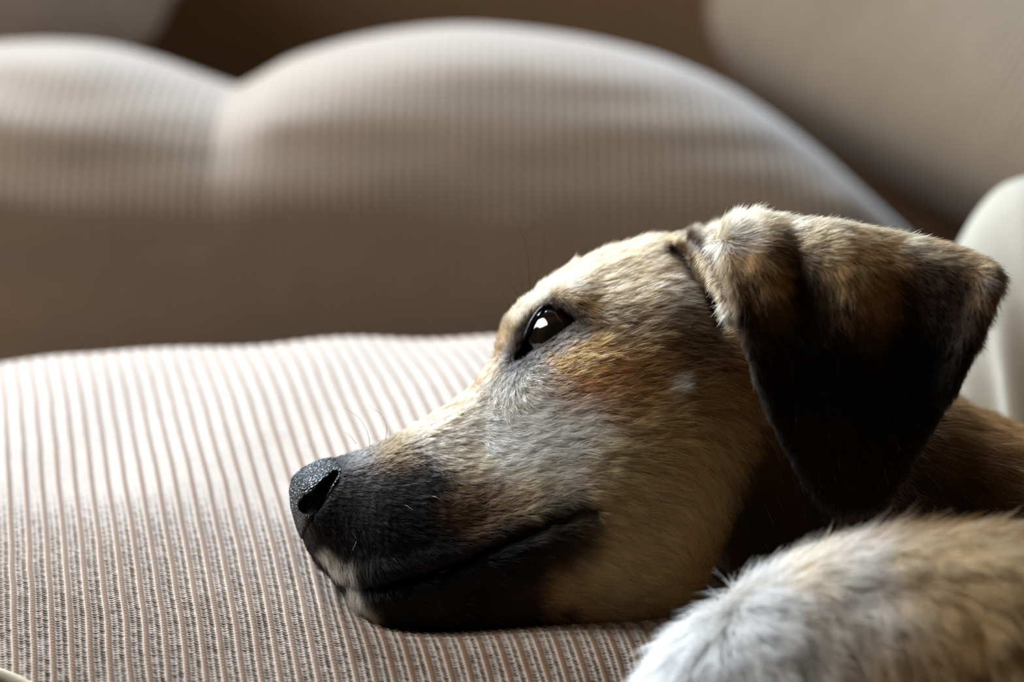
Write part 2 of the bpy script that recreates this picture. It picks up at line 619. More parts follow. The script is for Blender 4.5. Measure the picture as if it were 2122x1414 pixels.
def build_ear():
    sd = poly_sd(EPX, EPY, EAR_POLY)
    top = pin(EPX.ravel(), [1400, 1490, 1532, 1580, 1720, 1820, 1920, 2042, 2080, 2180], [560, 500, 455, 441, 455, 470, 492, 540, 570, 640]).reshape(EPX.shape)
    dt = np.maximum(EPY - top, 0)
    back = np.interp(EPX, [1480, 1560, 1700, 1900, 2080], [34, 38, 24, 10, 4])
    hang = np.interp(EPY, [440, 560, 700, 850, 1060], [-9, -17, -20, -19, -12])
    k = np.exp(-dt / 26.0)
    E = hang * (1 - k) + back * k

    def g(path, sgm):
        return np.exp(-0.5 * (path_d(EPX, EPY, path) / sgm) ** 2)
    E -= 3.2 * g([(1545, 470), (1575, 540), (1590, 640)], 26) * smooth01((760 - EPY) / 200)
    E += 4.0 * g([(1640, 470), (1650, 560), (1660, 660)], 26) * smooth01((760 - EPY) / 200)
    E -= 3.5 * g([(1730, 470), (1760, 580), (1770, 680)], 34) * smooth01((800 - EPY) / 200)
    E += 2.5 * g([(1870, 520), (1880, 640), (1870, 800)], 50)
    E -= 4.5 * g([(2040, 545), (2045, 600), (2005, 700), (1960, 800)], 22)
    E -= 2.0 * g([(1512, 600), (1540, 720), (1580, 850), (1640, 960)], 16)
    t = np.interp(EPY, [440, 520, 700, 1060], [2.6, 2.3, 1.9, 1.6])
    ga, gb = np.gradient(E, EST * SE)
    return sd * SE, E, t, np.sqrt(1 + ga ** 2 + gb ** 2)


ESD, EE, ET, EN = build_ear()


def esamp(G, a, b):
    fx = np.clip((a - EX0) / EST, 0, len(ex) - 1.001); fy = np.clip((b - EY0) / EST, 0, len(ey) - 1.001)
    i, j = fx.astype(np.int32), fy.astype(np.int32); u, v = fx - i, fy - j
    return G[i, j] * (1 - u) * (1 - v) + G[i + 1, j] * u * (1 - v) + G[i, j + 1] * (1 - u) * v + G[i + 1, j + 1] * u * v


def f_flap(P):
    a, b = P[:, 0] / SE + 1061, 707 - P[:, 2] / SE
    sd = esamp(ESD, a, b)
    sh = (np.abs(P[:, 1] - esamp(EE, a, b))) / esamp(EN, a, b) - esamp(ET, a, b)
    out = np.maximum(np.maximum(EX0 + 8 - a, a - 2170), np.maximum(EY0 + 8 - b, b - 1130)) * SE
    f = smax(sd, sh, 2.0)
    return np.where(out > 0, np.maximum(f, out + 3), f)


def surf_y(px, py):
    """depth of the near side of the head at a place of its side view"""
    hx, hy = 1061 + (px - 1061) / 1.03, 707 + (py - 707) / 1.03
    a, b = np.array([hx]), np.array([hy])
    return float(ymid(a, b)[0] - samp(Wb, a, b)[0])


_fy = surf_y(1440, 500)
EAR_FOLD = [(at(x, y, _fy + 2 + (-19 - _fy) * t), r) for x, y, t, r in
            ((1442, 494, 0.0, 3.2), (1462, 514, 0.2, 3.4), (1477, 545, 0.45, 3.2), (1492, 580, 0.7, 2.6), (1504, 615, 0.9, 2.0), (1518, 650, 1.0, 1.4))]
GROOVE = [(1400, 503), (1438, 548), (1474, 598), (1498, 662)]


def mirror_head(P):
    """the same point on the other side of the head's mid plane"""
    Q = P.copy()
    hx, hy = hp(P)
    Q[:, 1] = 2 * ymid(hx, hy) - P[:, 1]
    return Q


def f_ear(P):
    """near ear, evaluated only around it"""
    out = np.full(len(P), 30.0)
    m = np.nonzero((P[:, 0] > 44) & (P[:, 0] < 186) & (P[:, 1] < 62) & (P[:, 1] > -42) & (P[:, 2] > -76) & (P[:, 2] < 60))[0]
    if len(m):
        Q = P[m]
        f = f_flap(Q)
        g = np.nonzero((Q[:, 0] < 100) & (Q[:, 2] > -24))[0]
        if len(g):
            f[g] = smin(f[g], f_capsules(Q[g], EAR_FOLD), 3.0)
        out[m] = f
    return out


def f_parts(P):
    hd = np.full(len(P), 60.0)
    m = np.nonzero(P[:, 0] < 145)[0]
    hd[m] = f_head(P[m])
    nk = f_capsules(P, NECK)
    ear = np.minimum(f_ear(P), f_ear(mirror_head(P)))
    ha = f_ell(P, HAUNCH_C, HAUNCH_R)
    tr = f_ell(P, TRUNK_C, TRUNK_R)
    return hd, nk, ear, ha, tr


def f_dog(P):
    hd, nk, ear, ha, tr = f_parts(P)
    f = smin(hd, nk, 5.0)
    b = smin(ha, tr, 40.0)
    f = smin(f, b, 9.0)
    return smin(f, ear, 3.0)


def surface_nets(f, lo, hi, h, c=4):
    lo = np.asarray(lo, float)
    nc = np.ceil((np.asarray(hi, float) - lo) / (h * c)).astype(int)
    n = nc * c
    ax = [lo[d] + (np.arange(nc[d]) + 0.5) * h * c - 0.5 * h for d in range(3)]
    C = np.stack(np.meshgrid(*ax, indexing='ij'), -1).reshape(-1, 3)
    fc = f(C).reshape(nc)
    F = np.repeat(np.repeat(np.repeat(fc, c, 0), c, 1), c, 2).astype(np.float32)
    idx = np.nonzero(np.abs(F) < h * c * 1.9)
    P = np.stack(idx, -1) * h + lo
    vals = np.empty(len(P), np.float32)
    for s in range(0, len(P), 600000):
        vals[s:s + 600000] = f(P[s:s + 600000])
    F[idx] = vals
    Sg = F < 0
    m = Sg[:-1, :-1, :-1].astype(np.int8)
    tot = np.zeros(tuple(n - 1), np.int8)
    corners = [(a, b, d) for a in (0, 1) for b in (0, 1) for d in (0, 1)]
    for a, b, d in corners:
        tot += Sg[a:n[0] - 1 + a, b:n[1] - 1 + b, d:n[2] - 1 + d]
    act = np.nonzero((tot > 0) & (tot < 8))
    ci = np.stack(act, -1)
    vid = np.full(tuple(n - 1), -1, np.int32)
    vid[act] = np.arange(len(ci))
    acc = np.zeros((len(ci), 3)); cnt = np.zeros(len(ci))
    for a in corners:
        for d in range(3):
            if a[d] == 1: continue
            b = list(a); b[d] = 1
            fa = F[ci[:, 0] + a[0], ci[:, 1] + a[1], ci[:, 2] + a[2]]
            fb = F[ci[:, 0] + b[0], ci[:, 1] + b[1], ci[:, 2] + b[2]]
            x = (fa < 0) != (fb < 0)
            t = np.where(x, fa / np.where(x, fa - fb, 1), 0)
            p = np.tile(np.array(a, float), (len(ci), 1))
            p[:, d] += t
            acc += p * x[:, None]; cnt += x
    V = (ci + acc / cnt[:, None]) * h + lo
    quads = []
    for d in range(3):
        e1, e2 = (d + 1) % 3, (d + 2) % 3
        sl0 = [slice(None)] * 3; sl1 = [slice(None)] * 3
        sl0[d] = slice(0, -1); sl1[d] = slice(1, None)
        x = Sg[tuple(sl0)] != Sg[tuple(sl1)]
        ii = np.stack(np.nonzero(x), -1)
        ok = (ii[:, e1] > 0) & (ii[:, e2] > 0) & (ii[:, e1] < n[e1] - 1) & (ii[:, e2] < n[e2] - 1)
        ii = ii[ok]
        inside = Sg[ii[:, 0], ii[:, 1], ii[:, 2]]

        def cell(o1, o2):
            q = ii.copy(); q[:, e1] += o1; q[:, e2] += o2
            return vid[q[:, 0], q[:, 1], q[:, 2]]
        q = np.stack([cell(-1, -1), cell(0, -1), cell(0, 0), cell(-1, 0)], -1)
        q[~inside] = q[~inside][:, ::-1]
        quads.append(q)
    return V, np.vstack(quads)


def grad(f, P, e=0.6):
    g = np.empty_like(P)
    for d in range(3):
        o = np.zeros(3); o[d] = e
        g[:, d] = (f(P + o) - f(P - o)) / (2 * e)
    return g


def relax(f, V, it=2):
    for _ in range(it):
        g = grad(f, V)
        gg = np.maximum((g * g).sum(1), 0.15)
        V = V - np.clip(f(V) / gg, -1.2, 1.2)[:, None] * g
    return V


def laplace(V, Q, it=1, lam=0.5):
    for _ in range(it):
        acc = np.zeros_like(V); cnt = np.zeros(len(V))
        for a in range(4):
            i, j = Q[:, a], Q[:, (a + 1) % 4]
            for d in range(3):
                acc[:, d] += np.bincount(i, V[j, d], len(V)) + np.bincount(j, V[i, d], len(V))
            cnt += np.bincount(i, minlength=len(V)) + np.bincount(j, minlength=len(V))
        V = V + lam * (acc / np.maximum(cnt, 1)[:, None] - V)
    return V


# ------------------------------------------------------------------ knit surfaces
PERIOD = 6.4
ROW = 1.32


def knit(u, v, amp_stitch, seed=0):
    """relief (mm) and yarn colour of the ribbed knit at u (across ribs, mm), v (along, mm)"""
    cell = np.floor(u / PERIOD)
    ph = u / PERIOD - cell                     # 0..1, cord centred at 0
    pc = np.minimum(ph, 1 - ph)
    c_w = 0.155
    cord = np.clip(1 - (pc / c_w) ** 2, 0, 1)
    jit = 0.30 * vnoise(np.c_[cell * 3.1, v / 9.0], 1.0, 5 + seed) + 0.10 * vnoise(np.c_[u / 1.6, v / 1.7], 1.0, 6 + seed)
    r = v / ROW + jit + 0.22 * (ph - 0.5)
    twist = 0.5 + 0.5 * np.cos(2 * np.pi * (r * 0.8 + 1.6 * (ph - np.round(ph)) / c_w * 0.35))
    band = smooth01((pc - c_w) / 0.05)
    right = ph > 0.5
    k_ = np.floor(r)
    irr = 2 * _hash((cell * 2 + right).astype(np.int64), k_.astype(np.int64), np.zeros(len(u), np.int64), 9 + seed) - 1
    ir2 = 2 * _hash((cell * 2 + right).astype(np.int64), k_.astype(np.int64), np.ones(len(u), np.int64), 9 + seed) - 1
    hc = np.where(right, 0.67, 0.33) + 0.02 * ir2
    hole_c = np.exp(-((np.abs(ph - hc) / (0.098 + 0.018 * irr)) ** 4))
    hole_r = np.exp(-((np.abs(r - k_ - 0.5 - 0.06 * ir2) / (0.25 + 0.06 * irr)) ** 3))
    hole = hole_c * hole_r * (0.85 + 0.25 * irr) * band
    chain = np.exp(-0.5 * ((ph - 0.5) / 0.06) ** 2) * (0.7 + 0.3 * np.cos(2 * np.pi * r))
    bars = (0.5 + 0.5 * np.cos(2 * np.pi * r))
    d = 0.72 * np.sqrt(cord) * (1 - 0.22 * amp_stitch * twist) + band * (0.10 + amp_stitch * (0.42 * chain + 0.06 * bars)) - amp_stitch * 0.9 * hole
    return d, cord, hole


def yarn_colour(cord, hole, amp, extra=0):
    k = smooth01(cord * 2.2)[:, None]
    c = Y_BAND * (1 - k) + Y_CORD * k
    h = (np.clip(hole * 1.15, 0, 1) * amp)[:, None]
    far = 1 - amp
    c = c * (1 - h) + Y_HOLE * h
    mean = (Y_BAND * 0.84 + Y_HOLE * 0.16)
    fk = (far * (1 - k[:, 0]) * 0.75)[:, None]
    return c * (1 - fk) + mean * fk


SKEW = 0.229


def seat_z(X, Y):
    base = pin(Y, [-330, -260, -200, -150, -100, -60, -30, 0, 50, 100, 150, 200, 230, 250, 268, 285, 300, 318, 330, 335, 337],
               [-350, -305, -258, -218, -176, -141, -117, -98, -74, -52.5, -33, -16, -8, -4, -2.5, -4, -10, -26, -50, -90, -140])
    edge = pin(X, [-420, -300, -231, -209, -187, -155, -118, -78, -46, -13, 60, 300],
               [-44, -22, -8.5, -3.4, -1.6, -0.4, 0.6, 2.0, 2.8, 4.5, 6, 0])
    soft = 1.5 * np.sin(X / 31.0 + Y / 70.0) + 1.0 * np.sin(X / 13.0 - Y / 45.0 + 1.0) * smooth01((Y + 40) / 160)
    return base + edge * smooth01((Y + 80) / 300.0) + soft * 0.8 - 85 * smooth01((X - 70) / 150.0)


def build_seat(dog_f):
    fine = 16
    us = []
    for c in range(-62, 45):
        n = fine if -31 <= c < 13 else 6
        us.append(c * PERIOD + PERIOD * np.arange(n) / n)
    us = np.concatenate(us)
    ys = np.concatenate([np.arange(-330, -62, 4.0), np.arange(-62, 104, 0.205), np.arange(104, 240, 0.9), np.arange(240, 337.1, 1.5)])
    Yc, Uc = np.meshgrid(ys, us, indexing='ij')
    # coarse dent map under the head
    cu = np.arange(-420, 330, 5.0); cy = np.arange(-330, 338, 5.0)
    cY, cU = np.meshgrid(cy, cu, indexing='ij')
    X = cU - SKEW * cY
    Z = seat_z(X.ravel(), cY.ravel())
    P = np.c_[X.ravel(), cY.ravel(), Z]
    dz = np.zeros(len(P))
    for _ in range(60):
        q = P.copy(); q[:, 2] -= dz
        f = dog_f(q)
        dz += np.clip(3.0 - f, 0, 6)
    dz = np.minimum(dz, 200).reshape(cY.shape)
    hard = dz.copy()
    soft = dz.copy()
    for _ in range(14):
        s = soft.copy()
        s[1:-1, 1:-1] = (soft[1:-1, 1:-1] * 2 + soft[:-2, 1:-1] + soft[2:, 1:-1] + soft[1:-1, :-2] + soft[1:-1, 2:]) / 6
        soft = np.maximum(s, hard)
    for _ in range(3):
        soft[1:-1, 1:-1] = (soft[1:-1, 1:-1] * 2 + soft[:-2, 1:-1] + soft[2:, 1:-1] + soft[1:-1, :-2] + soft[1:-1, 2:]) / 6
    dent = soft

    def dentmap(U, Y):
        fx = np.clip((Y - cy[0]) / 5.0, 0, len(cy) - 1.001); fy = np.clip((U - cu[0]) / 5.0, 0, len(cu) - 1.001)
        i, j = fx.astype(int), fy.astype(int); a, b = fx - i, fy - j
        a = a * a * (3 - 2 * a); b = b * b * (3 - 2 * b)
        return dent[i, j] * (1 - a) * (1 - b) + dent[i + 1, j] * a * (1 - b) + dent[i, j + 1] * (1 - a) * b + dent[i + 1, j + 1] * a * b
    U, Y = Uc.ravel(), Yc.ravel()
    wob = 0.5 * vnoise(np.c_[U / 40, Y / 45], 1.0, 3) + 0.25 * vnoise(np.c_[U / 13, Y / 16], 1.0, 4)
    X = U - SKEW * Y + wob

    def base(U, Y, X):
        return seat_z(X, Y) - dentmap(U, Y)
    Z = base(U, Y, X)
    B = np.c_[X, Y, Z].reshape(len(ys), len(us), 3)
    t1 = np.gradient(B, axis=0); t2 = np.gradient(B, axis=1)
    Nn = np.cross(t2, t1)
    Nn /= np.linalg.norm(Nn, axis=2)[..., None]
    # arc length along the rib
    mid = B[:, len(us) // 3]
    v = np.concatenate([[0], np.cumsum(np.linalg.norm(np.diff(mid, axis=0), axis=1))])
    V = np.repeat(v, len(us))
    cellfine = ((us >= -31 * PERIOD) & (us < 13 * PERIOD)).astype(float)
    amp = (smooth01((104 - Y) / 100) ** 0.8 * smooth01((Y + 66) / 4)) * np.tile(cellfine, len(ys))
    d, cord, hole = knit(U, V, amp)
    C = yarn_colour(cord, hole, amp)
    pt = B.reshape(-1, 3)
    lint = vnoise(pt, 9.0, 21) * 0.06 + vnoise(pt, 2.2, 22) * 0.07
    C = np.clip(C * (1 + lint[:, None]), 0.01, 1)
    Vt = pt + Nn.reshape(-1, 3) * d[:, None]
    lo, hi = BV.min(0) - 3, BV.max(0) + 3
    nb = np.nonzero(((Vt > lo) & (Vt < hi)).all(1))[0]
    for _ in range(10):
        if not len(nb): break
        f = dog_f(Vt[nb])
        low = f < 1.6
        nb = nb[low]
        Vt[nb, 2] -= np.maximum(1.8 - f[low], 0.3)
    F = grid_faces(len(ys), len(us))[:, ::-1]
    o = link_mesh('seat_cushion', W(Vt), F, M_knit)
    vcol(o, 'yarn', C)
    tag(o, 'ribbed beige and grey knit seat cushion the dog rests its head on', 'cushion')
    return o


def rib_pillow(name, Pfun, nu, nv, u_mm, rib_h, mat, label, cat, tint=1.0, wrap=True, colour=None, group=None, swap=False):
    """closed soft body: Pfun(s in 0..1, th in 0..1) -> mm; ribs run round it (or along it if swap)"""
    s = np.linspace(0, 1, nu); t = np.linspace(0, 1, nv, endpoint=False)
    Sg, Tg = np.meshgrid(s, t, indexing='ij')
    B = Pfun(Sg.ravel(), Tg.ravel()).reshape(nu, nv, 3)
    t1 = np.gradient(B, axis=0); t2 = np.roll(B, -1, 1) - np.roll(B, 1, 1)
    Nn = np.cross(t1, t2); Nn /= np.maximum(np.linalg.norm(Nn, axis=2), 1e-6)[..., None]
    cen = B.mean((0, 1))
    if ((B - cen) * Nn).sum() < 0:
        Nn = -Nn
        flip = True
    else:
        flip = False
    if swap:
        ph = (Tg * u_mm / PERIOD) % 1.0
    else:
        ph = (Sg * u_mm / PERIOD) % 1.0
    pc = np.minimum(ph, 1 - ph)
    cord = np.clip(1 - (pc / 0.2) ** 2, 0, 1)
    V = B + Nn * (rib_h * np.sqrt(cord))[..., None]
    F = grid_faces(nu, nv, True)
    if flip: F = F[:, ::-1]
    o = link_mesh(name, W(V.reshape(-1, 3)), F, mat)
    base = Y_BACK if colour is None else colour
    k = smooth01(cord.ravel() * 1.6)[:, None] * 0.5
    C = (base * (1 - k) + base * np.array([0.80, 0.70, 0.60]) * k) * tint
    C = np.clip(C * (1 + 0.05 * vnoise(B.reshape(-1, 3), 14, 33))[:, None], 0.01, 1)
    vcol(o, 'yarn', C)
    tag(o, label, cat, group)
    return o


def sq(x, e):
    return np.sign(x) * np.abs(x) ** e


# ---- sofa shell behind the cushions
def slab_fun(c, ax, ay, az, ra, rb, rc, e1=0.45, e2=0.45, wrinkle=None):
    """superellipsoid slab: axes ax (length), ay, az"""
    c, ax, ay, az = (np.asarray(q, float) for q in (c, ax, ay, az))

    def fn(s, t):
        th = t * 2 * np.pi
        sl = 2 * s - 1
        cl = np.maximum(1 - np.abs(sl) ** (2 / e1), 1e-5) ** (e1 / 2)
        p = c + (ra * sl)[:, None] * ax + (rb * cl * sq(np.cos(th), e2))[:, None] * ay + (rc * cl * sq(np.sin(th), e2))[:, None] * az
        if wrinkle is not None:
            p = p + wrinkle(p)[:, None] * ay
        return p
    return fn


UPL = ROT.T @ np.array([0, 0, 1.0])      # world up in the tilted frame
FWL = ROT.T @ np.array([0, 1.0, 0])      # world 'away' in the tilted frame

sofa = bpy.data.objects.new('sofa', None)
col.objects.link(sofa)
sofa.location = Vector(W(np.array([0, 400, 0]) - UPL * 0.0)) * 1.0
sofa.location.z = 0.0
bpy.context.view_layer.update()
tag(sofa, 'brown knit covered sofa backrest and base behind and under the cushions', 'sofa')


def to_child(o, parent, name):
    o.name = name
    for k in ('label', 'category', 'group'):
        if k in o: del o[k]
    o.parent = parent
    o.matrix_parent_inverse = parent.matrix_world.inverted()
    return o


back = rib_pillow('backrest', slab_fun(at(900, 380, 1060), (1, 0, 0), FWL, UPL, 900, 90, 360, 0.3, 0.4), 700, 64, 1800, 0.5, M_knit_back, 'x', 'x', colour=Y_DARK)
to_child(back, sofa, 'backrest')
dc = np.array([0, 250, 0.0])
z_deck = 0.16
deck_c = (np.array([0.0, 0.22, z_deck]) - ORG) * 1000 @ ROT
deck = rib_pillow('seat_base', slab_fun(deck_c, (1, 0, 0), FWL, UPL, 800, 560, 155, 0.25, 0.25), 300, 48, 1600, 0.4, M_knit_back, 'x', 'x', colour=Y_DARK)
to_child(deck, sofa, 'seat_base')


# ---- big back pillow with the pinched top edge
def back_pillow(s, t):
    YC = 600.0
    k = S * (1 + YC / D0)
    px = -420 + s * (2090 + 420)
    top = pin(px, [-420, -300, -150, 0, 120, 220, 310, 400, 460, 495, 530, 600, 690, 820, 960, 1100, 1250, 1400, 1520, 1620, 1720, 1820, 1910, 1990, 2060, 2090],
              [340, 200, 114, 86, 80, 88, 110, 142, 164, 174, 158, 118, 86, 58, 46, 56, 82, 126, 184, 256, 342, 432, 512, 600, 690, 740])
    bot = np.interp(px, [-420, -200, 1500, 1900, 2090], [700, 800, 800, 790, 760])
    r = (bot - top) / 2
    zc = (bot + top) / 2
    th = t * 2 * np.pi
    endf = smooth01(np.minimum((px + 420) / 300, (2090 - px) / 420))
    ry = 175 * np.sqrt(np.maximum(endf, 0.02))
    c, sn = np.cos(th), np.sin(th)
    X = (px - 1061) * k
    Z = (707 - zc) * k + r * k * sn
    Yv = YC + 30 - ry * c - 26 * sn * 0
    # pinch crease running down from the notch
    cre = np.exp(-0.5 * ((px - 500 - 40 * (1 - sn)) / 46) ** 2) * smooth01((sn + 0.2) / 1.0)
    Yv = Yv + 4 * cre * np.maximum(c, 0)
    p = np.c_[X, Yv, Z]
    wr = 2.2 * np.sin(Z / 7.0 + X / 60.0 + 2.0 * np.sin(X / 55.0)) * np.exp(-0.5 * ((px - 40) / 260) ** 2)
    wr += 3.0 * vnoise(np.c_[X / 130, Z / 26, Yv / 90], 1.0, 41) + 1.4 * vnoise(np.c_[X / 60, Z / 13, Yv / 60], 1.0, 42)
    p[:, 1] -= wr * (c > -0.2)
    return p


rib_pillow('back_pillow', back_pillow, 720, 120, 800, 0.45, M_knit_back, 'large plump ribbed back pillow with a pinched notch in its top edge', 'pillow')

# ---- cushion leaning at the right
n2 = np.array([0.42, 0.80, -0.43]); n2 /= np.linalg.norm(n2)      # its back
e_dir = np.array([0.79, 0.0, -0.61]); e_dir -= (e_dir @ n2) * n2; e_dir /= np.linalg.norm(e_dir)
f2 = np.cross(n2, e_dir); f2 = f2 if f2[2] > 0 else -f2
kk = S * (1 + 860 / D0)
c_side = at(1700, 235, 860) + f2 * (520 * kk) + n2 * 60 - e_dir * 110
rib_pillow('side_cushion', slab_fun(c_side, e_dir, n2, f2, 480, 95, 500 * kk, 0.4, 0.6), 640, 96, 960, 1.2, M_knit_back,
           'tan ribbed side cushion leaning behind the dark gap at upper right', 'cushion', colour=Y_SIDE)

# ---- pillow peeking in at the upper left
c_tl = at(-120, -175, 800)
rib_pillow('corner_pillow', slab_fun(c_tl, (1, 0, 0), FWL * 0.6 - UPL * 0.8, UPL * 0.6 + FWL * 0.8, 500 * S * 1.95, 70, 285 * S * 1.95, 0.5, 0.55,
           wrinkle=lambda p: 7 * np.sin((p[:, 2] - p[:, 0] * 0.12) / 6.0) * smooth01((-p[:, 0]) / 300)), 260, 120, 640, 0.6, M_knit_back,
           'pale creased pillow peeking in at the upper left corner', 'pillow', colour=Y_PALE)


# ---- cream cloth bunched up at the right edge
def cloth_fun(s, t):
    c = at(2450, 930, 262)
    k = S * (1 + 262 / D0)
    la = (s - 0.5) * np.pi * 0.996; th = t * 2 * np.pi
    cl, sl = sq(np.cos(la), 0.77), sq(np.sin(la), 0.77)
    d = np.c_[cl * np.cos(th), cl * np.sin(th) * 0.8, sl]
    p = c + d * np.array([530 * k, 130, 640 * k])
    fold = 4.5 * np.sin(p[:, 0] / 3.0 + 1.4 * np.sin(p[:, 2] / 34) + p[:, 2] / 60) * smooth01((0.75 - sl) / 0.6)
    fold += 5 * vnoise(np.c_[p[:, 0] / 16, p[:, 2] / 60, p[:, 1] / 60], 1.0, 51)
    p = p + d * fold[:, None]
    p[:, 2] = np.maximum(p[:, 2], seat_z(p[:, 0], p[:, 1]) + 3.0)
    return p


s_, t_ = np.linspace(0, 1, 150), np.linspace(0, 1, 220, endpoint=False)
Sg, Tg = np.meshgrid(s_, t_, indexing='ij')
cl_o = link_mesh('blanket', W(cloth_fun(Sg.ravel(), Tg.ravel())), grid_faces(150, 220, True), M_cloth)
tag(cl_o, 'cream white blanket bunched up behind the dog at the right edge', 'blanket')

print('setting', round(time.time() - T0, 1))

# ------------------------------------------------------------------ the dog
dog = bpy.data.objects.new('dog', None)
col.objects.link(dog)
dog.location = Vector(W(at(1340, 1290, 45)))
bpy.context.view_layer.update()
tag(dog, 'short haired tan and black dog resting its head on the knit cushion', 'dog')

BV, BQ = surface_nets(f_dog, (-85, -130, -250), (300, 182, 62), 1.4)
BV = laplace(BV, BQ, 1, 0.35)
BV = relax(f_dog, BV, 1)
print('body', len(BV), round(time.time() - T0, 1))


# ---- coat colours by place on each region, some light and shade painted in
def C_(r, g, b): return srgb(r, g, b)


CREAM = C_(236, 210, 158); WHITE = C_(250, 243, 230); GREYW = C_(218, 200, 172); FAWN = C_(220, 178, 114); TAN = C_(200, 148, 82)
RUST = C_(182, 114, 42); BROWN = C_(112, 78, 46); DARK = C_(58, 42, 30); BLACK = C_(26, 23, 22); INK = C_(17, 15, 15); GREYD = C_(98, 88, 80)

